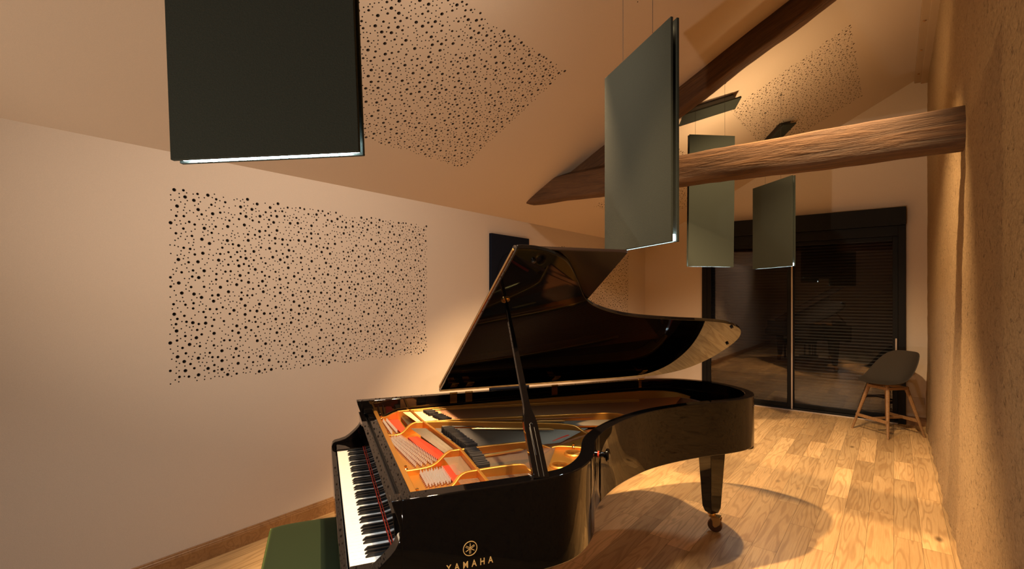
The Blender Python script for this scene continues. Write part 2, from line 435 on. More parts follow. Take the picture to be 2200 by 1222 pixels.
# ------------------------------------------------------------------ hanging lamps
def lamp(bl, br, zb, H, roll, label, gap=.017, t=.011, cabs=(.25,.75), up=True, led=5):
    bl = Vector((bl[0], bl[1], zb)); br = Vector((br[0], br[1], zb)); x = br-bl; W = x.length; x.normalize()
    y = Vector((-x.y, x.x, 0))
    if y.dot(bl) < 0: y = -y                      # depth axis, away from the viewer side
    z = x.cross(y)
    if z.z < 0: z = -z
    rz = math.atan2(x.y, x.x)
    e = bpy.data.objects.new('hanging_lamp', None); COL.objects.link(e); e.empty_display_size = .1
    e.matrix_world = Matrix.Translation(bl) @ Matrix.Rotation(rz, 4, 'Z') @ Matrix.Rotation(roll, 4, 'Y')
    tag(e, label, 'hanging lamp', 'hanging acoustic lamps')
    T = 2*t+gap
    for y0 in (0, t+gap):
        mb = MB(); mb.box((0,y0,0),(W,y0+t,H)); obj('felt_panel', mb, M_panel, e, False, .0015)
    for a_, b_ in ((.03, .09), (H-.12, H-.05)):
        mb = MB(); mb.box((.04, t+.001, a_), (W-.04, t+gap-.001, b_)); obj('spacer', mb, M_satin, e, False)
    ll = bpy.data.lights.new('strip', 'AREA'); ll.shape = 'RECTANGLE'; ll.size = W-.05; ll.size_y = gap*.8; ll.energy = led; ll.color = (.78,.92,1)
    lo_ = bpy.data.objects.new('strip_light', ll); COL.objects.link(lo_); lo_.parent = e; lo_.location = (W/2, T/2, .0035)
    mb = MB(); mb.box((.012, t+.002, .004), (W-.008, t+gap-.002, .03)); obj('light_strip', mb, M_led, e, False)
    if up:
        mb = MB(); mb.box((.03, t+.002, H-.045), (W-.03, t+gap-.002, H-.02)); obj('added_uplight_strip', mb, M_uplight, e, False)  # unseen strip, added for glow on the ceiling
    bpy.context.view_layer.update(); Mi = e.matrix_world.inverted()
    for c in cabs:
        p = e.matrix_world @ Vector((W*c, T/2, H-.1)); top = Vector((p.x, p.y, zc(p.x)))
        mb = MB(); mb.tube([Mi @ p, Mi @ top], .0012, 5); mb.lathe([(.012,0),(.012,-.006)], Mi @ top, (0,0,1), 10)
        obj('suspension_cable', mb, M_cable, e)
    return e
lamp((-1.206,.368), (-.882,.608), 1.867, 1.18, R(-2.2), 'largest hanging green-grey felt lamp, upper left, glowing white along its bottom edge', led=9)
lamp((-1.173,2.273), (-.703,1.929), 1.797, .9, R(0), 'hanging green-grey felt lamp in front of the tie beam, above the raised piano lid', cabs=(.27,.72), led=2.2)
lamp((-1.429,4.35), (-1.122,4.631), 1.838, 1.165, R(.6), 'tall narrow hanging felt lamp passing behind the tie beam', cabs=(.15,.8))
lamp((-1.229,5.881), (-.787,5.457), 1.870, .89, R(0), 'farthest hanging felt lamp, below the tie beam in front of the glass door', cabs=(.3,.7))
# two felt boards close under the ceiling
def ceil_lamp(c, label):
    c = [Vector(p) for p in c]; nn = Vector((-math.sin(SL),0,CS))
    cen = sum(c, Vector())/4; e = bpy.data.objects.new('ceiling_lamp', None); COL.objects.link(e); e.location = cen
    tag(e, label, 'ceiling lamp', 'felt lamps fixed under the ceiling')
    mb = MB(); mb.add([p-cen for p in c]+[p-cen+nn*.014 for p in c], [(0,1,2,3),(4,5,6,7),(0,1,5,4),(1,2,6,5),(2,3,7,6),(3,0,4,7)]); obj('felt_panel', mb, M_panel, e, False)
    mb = MB(); q = [cen+(p-cen)*.84 for p in c]; mb.add([p-cen+nn*.0145 for p in q]+[p-cen+nn*.068 for p in q], [(0,1,2,3),(4,5,6,7),(0,1,5,4),(1,2,6,5),(2,3,7,6),(3,0,4,7)]); obj('mounting_box', mb, M_satin, e, False)
off = .08
def onc(x, y): return (x, y, zc(x)-off)
ceil_lamp([onc(-1.51,4.48), onc(-1.12,4.91), onc(-1.21,5.05), onc(-1.60,4.62)], 'thin felt lamp under the ceiling just behind the rafter')
ceil_lamp([onc(-.98,6.25), onc(-.88,6.42), onc(-1.30,6.84), onc(-1.40,6.67)], 'small felt ceiling lamp peeking over the top of the tie beam')

# ------------------------------------------------------------------ left wall board, sockets
mb = MB(); mb.box((XL, 3.77, .55), (XL+.035, 4.42, 2.215)); o = obj('wall_panel', mb, M_navy, None, False, .004); tag(o, 'dark navy fabric panel on the left wall behind the piano lid', 'wall panel')
mb = MB(); mb.lathe([(.27,0),(.27,.004),(.255,.004),(.255,0)], (XL+.0345, 4.12, 1.78), (1,0,0), 48, False); obj('stitched_ring', mb, M_navy2, o)
def socket(x, z, label):
    e = empty('wall_socket', (x, YF, z), 0, label, 'socket', 'wall sockets')
    mb = MB(); mb.box((-.075,-.009,-.04),(.075,0,.04)); obj('cover_plate', mb, M_socket, e, False, .003)
    for s in (-.036, .036):
        mb = MB(); mb.lathe([(.022,0),(.022,.0095),(.019,.0095),(.019,.004)], (s,0,0), (0,-1,0), 20); obj('outlet', mb, M_socket, e)
socket(.215, .30, 'pale double wall socket low beside the door and chair')
socket(-2.62, .80, 'pale double wall socket left of the glass door, below the lid tip')

# ------------------------------------------------------------------ sliding door
D = bpy.data.objects.new('door_1', None); COL.objects.link(D); D.location = ((DX0+DX1)/2, YF, 0); tag(D, 'dark sliding glass door with lowered slatted shutter', 'door'); D['kind'] = 'structure'
cx = (DX0+DX1)/2; sh = (cx, YF, 0)
mb = MB(); mb.box((DX0, YF-.10, 2.445), (DX1+.002, YF, 2.667)); obj('shutter_box', mb, M_frame, D, False, .004, shift=sh)
mb = MB()
mb.box((DX0, YF-.045, 0), (DX0+.07, YF+.09, 2.445)); mb.box((DX1-.075, YF-.045, 0), (DX1, YF+.09, 2.445)); mb.box((DX0+.07, YF-.045, 2.32), (DX1-.075, YF+.09, 2.445)); mb.box((DX0+.07, YF-.045, 0), (DX1-.075, YF+.09, .035))
obj('door_frame', mb, M_frame, D, False, .003, shift=sh)
def leaf(x0, x1, y, z0, z1, st):
    mb = MB(); mb.box((x0,y,z0),(x0+st,y+.04,z1)); mb.box((x1-st,y,z0),(x1,y+.04,z1)); mb.box((x0+st,y,z0),(x1-st,y+.04,z0+st)); mb.box((x0+st,y,z1-st),(x1-st,y+.04,z1))
    f = obj('door_leaf', mb, M_frame, D, False, .003, shift=sh)
    mb = MB(); mb.box((x0+st,y+.018,z0+st),(x1-st,y+.022,z1-st)); obj('glass_pane', mb, M_glass, f, False, shift=sh)
    return f
leaf(DX0+.07, -1.115, YF-.035, .035, 2.32, .055)
f2 = leaf(-1.145, DX1-.075, YF+.015, .035, 2.32, .055)
mb = MB(); mb.box((-1.117, YF-.052, .02), (-1.099, YF-.030, 2.32)); obj('meeting_strip', mb, M_alu, D, False, .002, shift=sh)
mb = MB(); mb.box((DX0+.02, YF-.075, 0), (DX1-.075, YF-.045, .012)); obj('sill_track', mb, M_alu, D, False, .002, shift=sh)
mb = MB(); mb.box((.012, YF-.052, .90), (.030, YF-.035, 1.05)); mb.box((.014, YF-.035, .92),(.028, YF+.016, .94)); mb.box((.014, YF-.035, 1.01),(.028, YF+.016, 1.03)); obj('handle', mb, M_alu, D, False, .004, shift=sh)
mb = MB(); zz = 0; pr_ = []
while zz < 2.40:
    pr_ += [(.006, zz), (0, zz+.006), (-.004, zz+.02), (0, zz+.034), (.006, zz+.040)]; zz += .042
n = len(pr_)
for (o_, zq) in pr_: mb.v += [(DX0, YF+.13+o_, zq), (DX1, YF+.13+o_, zq)]
for i in range(n-1): mb.f.append([2*i, 2*i+1, 2*i+3, 2*i+2]); mb.m.append(0)
obj('roller_shutter', mb, M_shutter, D, True, shift=sh, ang=25)
mb = MB(); mb.box((DX0-.1, YF+.14, -.05), (DX1+.1, YF+.16, 2.7)); mb.box((DX0-.02, YF+.088, 0),(DX0, YF+.14, 2.5)); mb.box((DX1, YF+.088, 0),(DX1+.02, YF+.14, 2.5)); mb.box((DX0, YF+.088, 2.4),(DX1, YF+.14, 2.5)); obj('outer_box', mb, M_frame, D, False, shift=sh)

# ------------------------------------------------------------------ shell armchair by the door
def chair():
    cx_, cy_ = -.062, 7.10; ang = math.atan2(-.36, -.34)   # faces the room centre
    e = empty('shell_armchair', (cx_, cy_, 0), ang, 'dark grey moulded shell armchair on splayed oak legs beside the rough wall', 'chair')
    # local +x = front
    mb = MB(); NU, NV = 48, 12; Z0 = .562
    def rim(a):
        c, s = math.cos(a), math.sin(a)          # a=0 front
        back = (1-c)/2
        q_ = min(1, max(0, (.25-c)/1.25)); h = .018 + .050*abs(s)**3*(1 if c < 0 else max(0, 1-c*1.4)) + .345*(q_*q_*(3-2*q_))**1.15
        rx = .275 + .02*max(0, -c) ; ry = .255 + .02*back
        return (rx*c*(1.0 if c < 0 else 1.0) - .0, ry*s, h)
    for th in (0, 1):
        o_ = -.014 if th else 0
        for j in range(NV+1):
            v = j/NV
            for i in range(NU):
                a = 2*math.pi*i/NU; rx, ry, h = rim(a); f = v**.82; g = v**(2.6 if math.cos(a) < 0 else 3.0)
                x = rx*f; y = ry*f; z = Z0 + h*g + .012
                sgn = 1 - (0.016 if th else 0)*0
                mb.v.append((x*(1+.03*th*v), y*(1+.03*th*v), z + o_*(1-.9*v)))
    K = (NV+1)*NU
    for th in (0, 1):
        b = th*K
        for j in range(NV):
            for i in range(NU): mb.f.append([b+j*NU+i, b+j*NU+(i+1) % NU, b+(j+1)*NU+(i+1) % NU, b+(j+1)*NU+i]); mb.m.append(0)
    for i in range(NU): mb.f.append([NV*NU+i, NV*NU+(i+1) % NU, K+NV*NU+(i+1) % NU, K+NV*NU+i]); mb.m.append(0)
    obj('seat_shell', mb, M_shell, e, True, ang=80)
    feet = [(.235,.235),(.235,-.235),(-.235,.235),(-.235,-.235)]
    for fx, fy in feet:
        mb = MB(); tx, ty = fx*.50, fy*.50
        mb.tube([(tx,ty,.55),(fx*.62,fy*.62,.42),(fx,fy,0)], [.021,.020,.012], 8); obj('leg', mb, M_legwood, e)
    mb = MB(); k = .165/.235
    mb.box((-.14,-.14,.515),(.14,-.112,.548)); mb.box((-.14,.112,.515),(.14,.14,.548)); mb.box((-.14,-.112,.515),(-.112,.112,.548)); mb.box((.112,-.112,.515),(.14,.112,.548))
    obj('seat_frame', mb, M_legwood, e, False, .004)
    for a, b in ((feet[0], feet[1]), (feet[2], feet[3])):
        mb = MB(); q = .88; pa = Vector((a[0]*q, a[1]*q, .17)); pb = Vector((b[0]*q, b[1]*q, .17)); mb.box((min(pa.x,pb.x)-.009, min(pa.y,pb.y), .155), (max(pa.x,pb.x)+.009, max(pa.y,pb.y), .19)); obj('stretcher', mb, M_legwood, e, False, .003)
    mb = MB(); mb.box((-.205,-.01,.160),(.205,.01,.185)); obj('stretcher', mb, M_legwood, e, False, .003)
chair()

# ------------------------------------------------------------------ the grand piano (frame: x to the treble, y to the tail)
PSI = R(30.5); PB = Vector((math.cos(PSI), -math.sin(PSI), 0)); PA = Vector((math.sin(PSI), math.cos(PSI), 0))
PC = Vector((-2.3, 1.3, 0)); SHIFT = PC
def PW_(x, y, z=0): return PB*x + PA*y + Vector((0, 0, z))
piano = empty('grand_piano', PW_(-2.3, 1.3), -PSI, 'long polished black concert grand piano with raised lid and golden iron plate', 'piano')
def P(name, mb, m, smooth=True, bevel=0, parent=None, **k): return obj(name, mb, m, parent or piano, smooth, bevel, **k)
ctrl = [(-1.50,.23),(-1.50,.50),(-1.50,.70),(-1.532,.85),(-1.645,.985),(-1.85,1.125),(-2.0,1.305),(-2.10,1.49),(-2.165,1.66),(-2.20,1.85),(-2.212,2.05),(-2.205,2.25),(-2.222,2.40),(-2.29,2.53),(-2.41,2.62),(-2.60,2.655),(-2.80,2.615),(-2.95,2.49),(-3.03,2.32),(-3.05,2.12),(-3.05,1.6),(-3.05,.9),(-3.05,.23)]
OUT = catmull(ctrl, 6); TH = .056
def offset(C, d):
    L = []
    for i in range(len(C)):
        a = C[max(i-1,0)]; b = C[min(i+1,len(C)-1)]; t = (b-a).normalized(); L.append(C[i] + Vector((-t.y, t.x))*d)
    return L
INN = offset(OUT, TH)
INN[0].y = INN[-1].y = .23
ZR, ZRB = .96, .65
def wall(name, Co, Ci, z0, z1, m, bev=.004, i0=0, i1=None):
    i1 = i1 or len(Co); Co = Co[i0:i1]; Ci = Ci[i0:i1]; n = len(Co); mb = MB()
    for a, b in zip(Co, Ci): mb.v += [(a.x,a.y,z0),(a.x,a.y,z1),(b.x,b.y,z1),(b.x,b.y,z0)]
    for i in range(n-1):
        for k in range(4): mb.f.append([i*4+k, i*4+(k+1) % 4, (i+1)*4+(k+1) % 4, (i+1)*4+k]); mb.m.append(0)
    mb.f += [[0,1,2,3], [(n-1)*4+k for k in range(4)]]; mb.m += [0,0]
    return P(name, mb, m, True, bev, ang=40)
wall('rim', OUT, INN, ZRB, ZR, M_black)
armp = [(.232,.96),(.200,.96),(.205,.94),(.217,.905),(.224,.88),(.226,.855),(.222,.832),(.212,.812),(.197,.795),(.180,.780),(.158,.762),(.137,.749),(.105,.740),(.080,.736),(.068,.728),(.062,.712),(.062,.60),(.232,.60)]
for x0, x1 in ((-3.05,-2.994), (-1.556,-1.50)):
    mb = MB(); mb.prism(armp, lambda a, b: (x0, a, b), lambda a, b: (x1, a, b)); P('side_arm', mb, M_black, True, .003, ang=30)
mb = MB(); mb.box((-2.994,.085,.60),(-1.556,.50,.655)); mb.box((-3.048,.232,.60),(-1.502,.50,.6495)); P('keybed', mb, M_black, False, .003)
mb = MB(); mb.box((-2.994,.060,.615),(-1.556,.084,.706)); P('key_slip', mb, M_black, False, .004)
for x0, x1 in ((-2.994,-2.863),(-1.619,-1.556)):
    mb = MB(); mb.box((x0,.086,.655),(x1,.226,.728)); P('key_block', mb, M_black, False, .004)
# keys
KW = 1.240/52; X0 = -2.861
blk = MB(); wk = MB(); wk.box((0,0,0),(KW-.0011,.15,.020)); bk = MB()
bw = .0098; bk.add([(-bw/2-.001,0,0),(bw/2+.001,0,0),(bw/2+.001,.1,0),(-bw/2-.001,.1,0),(-bw/2,.012,.0115),(bw/2,.012,.0115),(bw/2,.1,.0115),(-bw/2,.1,.0115)], [(0,3,2,1),(4,5,6,7),(0,1,5,4),(1,2,6,5),(2,3,7,6),(3,0,4,7)])
w0 = P('white_key', wk, M_ivory, False, .001, shift=(0,0,0)); b0 = P('black_key', bk, M_ebony, False, .0012, shift=(0,0,0))
notes = 'ABCDEFG'; first = True
for i in range(52):
    o = w0 if i == 0 else w0.copy()
    if i: COL.objects.link(o)
    o.parent = piano; o.location = Vector((X0+i*KW, .088, .700))-PC
k = 0
for i in range(51):
    if notes[i % 7] in 'BE': continue
    o = b0 if k == 0 else b0.copy()
    if k: COL.objects.link(o)
    o.parent = piano; o.location = Vector((X0+(i+1)*KW-.0005, .138, .7195))-PC; k += 1
mb = MB(); mb.box((-2.862,.2235,.7195),(-1.620,.2265,.7335)); P('key_felt', mb, M_feltred, False)
# fallboard and the folded desk rails
mb = MB(); mb.prism([(.2305,.722),(.2115,.885),(.2095,.899),(.2365,.899),(.2405,.722)], lambda a, b: (-2.992, a, b), lambda a, b: (-1.558, a, b)); P('fallboard', mb, M_black, False, .0015)
mb = MB(); mb.box((-2.992,.2535,.74),(-1.558,.2915,.8985)); P('desk_rail', mb, M_black, False, .0015)
mb = MB(); mb.box((-2.992,.2410,.74),(-1.558,.2530,.872)); P('rail_groove', mb, M_satin, False)
mb = MB(); mb.box((-2.990,.236,.8995),(-2.93,.29,.925)); P('rail_block', mb, M_black, False, .002)

# ---- inside: soundboard, plate, strings
ZB = .795
inn = [p for p in INN if p.y > .29]; 
poly = [(-1.557,.30)] + [(p.x, p.y) for p in inn] + [(-2.994,.30)]
mb = MB(); mb.prism(poly, lambda a, b: (a, b, ZB-.012), lambda a, b: (a, b, ZB)); P('soundboard', mb, M_board, False)
mb = MB(); mb.prism([(-2.992,.292),(-1.558,.292),(-1.558,.315),(-2.992,.315)], lambda a, b: (a, b, .80), lambda a, b: (a, b, .8955)); P('plate_flange', mb, M_gold, False, .003)
# pin field
tr = [(-2.985,.492),(-2.94,.508),(-2.66,.527),(-2.37,.561),(-2.126,.587),(-1.85,.582),(-1.70,.578),(-1.560,.575)]
mb = MB(); pf = [(-2.992,.315),(-1.558,.315)] + [(x, y) for x, y in reversed(tr)]; mb.prism(pf, lambda a, b: (a, b, .812), lambda a, b: (a, b, .832)); P('pin_field', mb, M_gold, False, .002)
mb = MB(); mb.ribbon([(x, y, .894) for x, y in tr], .013, .80, .894); P('transverse_bar', mb, M_gold, False, .003)
def strut(pts, th=.015, bot=.81, name='plate_strut'):
    pts2 = []
    P3 = catmull([Vector((p[0],p[1],p[2])) for p in pts], 5)
    mb = MB(); mb.ribbon([(p.x, p.y, p.z, bot) for p in P3], th, bot, .89); return P(name, mb, M_gold, True, .003, ang=50)
strut([(-2.985,.31,.862),(-2.975,.36,.862),(-2.968,.42,.885),(-2.965,.52,.893),(-2.965,1.2,.893),(-2.955,1.9,.893),(-2.93,2.25,.89),(-2.85,2.38,.885),(-2.76,2.44,.865)], .02, .80)
strut([(-2.605,.315,.858),(-2.59,.39,.860),(-2.655,.46,.889),(-2.66,.53,.892),(-2.58,.75,.893),(-2.445,1.045,.892),(-2.335,1.25,.888),(-2.28,1.305,.862),(-2.215,1.335,.842)])
strut([(-2.66,.53,.892),(-2.645,.72,.892),(-2.575,1.08,.892),(-2.50,1.45,.892),(-2.45,1.63,.889),(-2.42,1.70,.862),(-2.375,1.745,.842)])
strut([(-2.94,.52,.893),(-2.90,.95,.893),(-2.86,1.30,.892),(-2.79,1.75,.891),(-2.75,2.00,.88)])
strut([(-2.045,.315,.856),(-2.055,.44,.860),(-2.11,.52,.889),(-2.126,.587,.892),(-2.12,.92,.892),(-2.115,.98,.872),(-2.105,1.03,.852)])
strut([(-1.790,.315,.856),(-1.785,.44,.860),(-1.835,.51,.889),(-1.85,.582,.892),(-1.848,.76,.892),(-1.84,.80,.868),(-1.80,.85,.845)])
strut([(-2.105,1.03,.856),(-2.098,1.07,.860),(-2.07,1.13,.858),(-2.03,1.19,.856)], .012)
# plate web along the bent side, with real round holes
holes = [(-1.892,.967,.034),(-2.012,1.098,.034),(-2.176,1.272,.030)]
i_s = min(range(len(INN)), key=lambda i: abs(INN[i].y-.80)+abs(INN[i].x+1.57)); i_e = min(range(len(INN)), key=lambda i: (INN[i]-Vector((-2.26,1.78))).length)
web = [Vector((-1.80,.82)), Vector((-1.70,.79)), Vector((-1.566,.72))] + [Vector(p) for p in INN[i_s:i_e+1]] + [Vector((-2.33,1.80)), Vector((-2.385,1.74)), Vector((-2.33,1.56)), Vector((-2.20,1.35)), Vector((-2.265,1.27)), Vector((-2.185,1.10)), Vector((-2.10,1.0)), Vector((-2.02,.93)), Vector((-1.90,.86))]
co = list(web); nW = len(co); ed = [(i, (i+1) % nW) for i in range(nW)]; rings = []
for x, y, r in holes:
    o_ = len(co); co += [Vector((x+r*math.cos(2*math.pi*i/28), y+r*math.sin(2*math.pi*i/28))) for i in range(28)]; ed += [(o_+i, o_+(i+1) % 28) for i in range(28)]
res = geometry.delaunay_2d_cdt(co, ed, [], 1, 1e-6, True)
ZW = .842; mb = MB(); V2 = res[0]
def inpoly(x, y):
    c = False; j = nW-1
    for i in range(nW):
        if (web[i].y > y) != (web[j].y > y) and x < (web[j].x-web[i].x)*(y-web[i].y)/(web[j].y-web[i].y)+web[i].x: c = not c
        j = i
    return c
keep = [f for f in res[2] if inpoly(sum(V2[i].x for i in f)/3, sum(V2[i].y for i in f)/3) and not any((sum(V2[i].x for i in f)/3-x)**2+(sum(V2[i].y for i in f)/3-y)**2 < (r*.95)**2 for x, y, r in holes)]
mb.v = [(v.x, v.y, ZW) for v in V2] + [(v.x, v.y, ZW-.012) for v in V2]; n = len(V2)
mb.f = [list(f) for f in keep] + [[n+i for i in reversed(f)] for f in keep]; mb.m = [0]*len(mb.f)
from collections import Counter
ec = Counter()
for f in keep:
    for a, b in zip(f, f[1:]+f[:1]): ec[(a, b)] += 1
for (a, b) in list(ec):
    if (b, a) not in ec: mb.f.append([b, a, n+a, n+b]); mb.m.append(0)
P('plate_web', mb, M_gold, False)
for x, y, r in holes:
    mb = MB(); mb.lathe([(r+.012,-.004),(r+.011,.004),(r+.006,.0095),(r+.001,.0085),(r-.001,.003),(r-.001,-.016),(r+.002,-.016)], (x, y, ZW), (0,0,1), 40, False); P('hole_ring', mb, M_gold)
def rib(pts, r=.006):
    mb = MB(); mb.tube([Vector(p) for p in pts], [r*.5]+[r]*(len(pts)-2)+[r*.5], 8); P('highlight_rib', mb, M_goldlight)
rib([(-2.495,.75,.872),(-2.488,.77,.874),(-2.33,1.13,.874),(-2.322,1.15,.871)]); rib([(-2.045,.66,.872),(-2.047,.68,.874),(-2.068,.85,.874),(-2.071,.87,.871)]); rib([(-2.50,1.13,.874),(-2.497,1.15,.875),(-2.466,1.27,.873),(-2.463,1.29,.87)])  # light gold rods standing in for highlights on the strut bevels
rib([(-2.03,1.19,.852),(-2.0,1.12,.846),(-1.98,1.06,.845)], .004); rib([(-1.83,1.02,.846),(-1.90,1.05,.846),(-2.03,1.19,.85)], .004)
# narrow plate edge round the tail
i_t = min(range(len(INN)), key=lambda i: (INN[i]-Vector((-2.72,2.58))).length)
INP = offset(OUT, TH+.045)
seg = range(i_e, i_t-8)
mb = MB()
for i in seg: a = INN[i]; b = INP[i]; mb.v += [(a.x,a.y,ZW),(b.x,b.y,ZW),(b.x,b.y,ZW-.012),(a.x,a.y,ZW-.012)]
k = len(list(seg))
for i in range(k-1):
    for q in range(4): mb.f.append([i*4+q, i*4+(q+1) % 4, (i+1)*4+(q+1) % 4, (i+1)*4+q]); mb.m.append(0)
P('plate_edge', mb, M_board, True)
# bridges with red felt
def bridge(pts, r, z, m, name, w=.012, h=.02):
    C = catmull([Vector((p[0], p[1])) for p in pts], 8); mb = MB(); mb.ribbon([(p.x, p.y) for p in C], w, z-h, z); P(name, mb, m, True, .002)
bb = [(-2.36,1.86),(-2.385,2.05),(-2.40,2.22),(-2.46,2.36),(-2.57,2.44),(-2.70,2.45),(-2.80,2.40)]
bridge(bb, 0, .845, M_feltred, 'felt_strip', .018, .03)
bridge([(x-.035, y-.02) for x, y in bb], 0, .852, M_board, 'bridge', .022, .055)
bridge([(x-.10, y-.06) for x, y in bb[:5]], 0, .846, M_board, 'bridge', .018, .05)
bridge([(-1.62,.70),(-1.85,.83),(-2.05,.95),(-2.17,1.12),(-2.28,1.40),(-2.36,1.62)], 0, .848, M_board, 'bridge', .02, .05)
bridge([(-2.18,1.07),(-2.21,1.12),(-2.25,1.20)], 0, .858, M_feltred, 'felt_strip', .016, .012)
bridge([(-2.37,1.62),(-2.40,1.70),(-2.41,1.74)], 0, .86, M_feltred, 'felt_strip', .016, .012)
bridge([(-1.92,.86),(-2.0,.905)], 0, .855, M_feltblack, 'felt_strip', .012, .012)
# strings: fans of wire, uncountable at this scale
def wires(name, a0, a1, b0, b1, z0, z1, n, r, m):
    mb = MB()
    for i in range(n):
        t = i/(n-1); A = Vector((*Vector(a0).lerp(Vector(a1), t), z0)); B = Vector((*Vector(b0).lerp(Vector(b1), t), z1)); mb.tube([A, B], r, 4, False)
    tag(P(name, mb, m, True), kind='stuff')
wires('treble_strings', (-1.875,.50), (-2.09,.50), (-1.87,.90), (-2.115,1.06), .872, .853, 42, .0007, M_steel)
wires('treble_strings', (-1.82,.49), (-1.60,.49), (-1.83,.83), (-1.60,.76), .872, .853, 36, .0007, M_steel)
wires('middle_strings', (-2.15,.52), (-2.62,.45), (-2.15,1.10), (-2.33,1.36), .872, .856, 72, .0008, M_steel)
wires('tenor_strings', (-2.60,.62), (-2.64,.62), (-2.34,1.50), (-2.40,1.74), .868, .856, 20, .0013, M_steel)
wires('bass_strings', (-2.665,.50), (-2.94,.46), (-2.40,1.95), (-2.78,2.38), .884, .862, 44, .0024, M_copper)
wires('tail_strings', (-2.62,1.20), (-2.76,1.10), (-2.38,1.90), (-2.52,2.32), .866, .858, 30, .0016, M_copper)
# felt and tuning pins in the pin field
def fl(pts, name='felt_strip', m=M_feltred, z=.8335, h=.010):
    mb = MB(); mb.prism(pts, lambda a, b: (a, b, z), lambda a, b: (a, b, z+h)); P(name, mb, m, False)
fl([(-2.955,.375),(-2.66,.405),(-2.67,.440),(-2.955,.435)]); fl([(-2.56,.425),(-2.40,.445),(-2.14,.500),(-2.14,.545),(-2.30,.530),(-2.56,.475)]); fl([(-2.075,.49),(-1.875,.49),(-1.875,.545),(-2.075,.545)]); fl([(-1.77,.49),(-1.57,.49),(-1.57,.545),(-1.77,.545)])
fl([(-2.955,.45),(-2.68,.46),(-2.68,.50),(-2.955,.485)], 'agraffe_bar', M_steel, .8335, .022); fl([(-2.56,.492),(-2.30,.535),(-2.15,.555),(-2.15,.563),(-2.30,.548),(-2.56,.510)], 'agraffe_bar', M_steel, .8335, .03)
pins = []
def quad(a, b, c, d, nu, nv, st=.5):
    for j in range(nv):
        for i in range(nu):
            u = (i + (st if j % 2 else 0))/nu; v = j/max(1, nv-1)
            p = (Vector(a).lerp(Vector(b), u)).lerp(Vector(d).lerp(Vector(c), u), v); pins.append((p.x, p.y))
quad((-2.02,.385),(-1.865,.385),(-1.87,.478),(-2.03,.478), 9, 9)
quad((-2.57,.325),(-2.10,.385),(-2.12,.480),(-2.58,.385), 26, 5)
quad((-2.95,.322),(-2.64,.325),(-2.66,.385),(-2.945,.362), 18, 3)
quad((-1.75,.385),(-1.60,.385),(-1.60,.46),(-1.75,.46), 5, 4)
mb = MB(); mb.lathe([(.0027,0),(.0027,.018),(.0020,.020),(.0018,.027)], (0,0,0), (-.08,.12,1), 6); mb.cur = 1; mb.lathe([(.0042,.004),(.0042,.009)], (0,0,0), (-.08,.12,1), 6)
pin0 = P('tuning_pin', mb, (M_chrome, M_copper), True, shift=(0,0,0))
for i, (x, y) in enumerate(pins[:100]):
    o = pin0 if i == 0 else pin0.copy()
    if i: COL.objects.link(o)
    o.parent = piano; o.location = Vector((x, y, .832))-PC
rest = MB()
for x, y in pins[100:]:
    rest.add([(v[0]+x, v[1]+y, v[2]+.832) for v in mb.v], mb.f); rest.m[-len(mb.m):] = mb.m
tag(P('tuning_pins', rest, (M_chrome, M_copper)), kind='stuff')
# dampers: one felt-backed head per note
dm = MB(); dm.box((-.0042,-.028,0),(.0042,.028,.030)); d0 = P('damper', dm, M_feltblack, False, .0015, shift=(0,0,0))
spots = []
def drow(a, b, n):
    for i in range(n): t = i/(n-1); spots.append((a[0]+(b[0]-a[0])*t, a[1]+(b[1]-a[1])*t))
drow((-2.49,.615),(-2.145,.645),27); drow((-2.10,.628),(-1.875,.615),18); drow((-2.76,.625),(-2.66,.655),8); drow((-2.89,.60),(-2.80,.61),7)
for i, (x, y) in enumerate(spots):
    o = d0 if i == 0 else d0.copy()
    if i: COL.objects.link(o)
    o.parent = piano; o.location = Vector((x, y+random.uniform(-.003,.003), .869+random.uniform(0,.005)))-PC
# bolts on the plate
for x, y in ((-2.965,.335),(-2.63,.327),(-2.06,.332),(-1.80,.332),(-2.07,1.13)):
    mb = MB(); mb.lathe([(.010,0),(.010,.008),(.006,.012),(.006,.022),(.002,.024)], (x, y, .848), (0,0,1), 10); P('plate_bolt', mb, M_brass)
mb = MB(); mb.lathe([(.012,0),(.012,.075),(.008,.08)], (-1.735,1.02,.842), (0,0,1), 12); P('nose_bolt', mb, M_satin)

# ---- lid
LA = math.atan2(.79, 1.32); w = Vector((math.cos(LA), 0, math.sin(LA))); nrm = Vector((-math.sin(LA), 0, math.cos(LA)))
H0 = Vector((-3.05, 0, .972))
def LP(s, y, h=0): return H0 + w*s + Vector((0, y, 0)) + nrm*h
lo = catmull([Vector(p) for p in [(1.535,.704),(1.535,.78),(1.512,.86),(1.455,.955),(1.33,1.06),(1.14,1.205),(1.035,1.37),(.965,1.58),(.918,1.88),(.890,2.14),(.85,2.34),(.76,2.53),(.62,2.64),(.44,2.675),(.25,2.655),(.10,2.57),(.02,2.42),(-.005,2.25)]], 5) + [Vector((-.005,.704))]
mb = MB(); mb.prism([(p.x, p.y) for p in lo], lambda a, b: LP(a, b, 0), lambda a, b: LP(a, b, .020)); lid = P('lid', mb, M_black, True, .003, ang=30)
mb = MB(); mb.prism([(0,.706),(1.505,.706),(1.505,1.232),(0,1.232)], lambda a, b: LP(a, b, .0225), lambda a, b: LP(a, b, .040)); P('lid_flap', mb, M_flap, False, .003, parent=lid)
mb = MB(); mb.prism([(.02,.7005),(1.50,.7005),(1.50,.7035),(.02,.7035)], lambda a, b: LP(a, b, .017), lambda a, b: LP(a, b, .026)); P('long_hinge', mb, M_brass, False, parent=lid)
for y in (.46,.60): pass
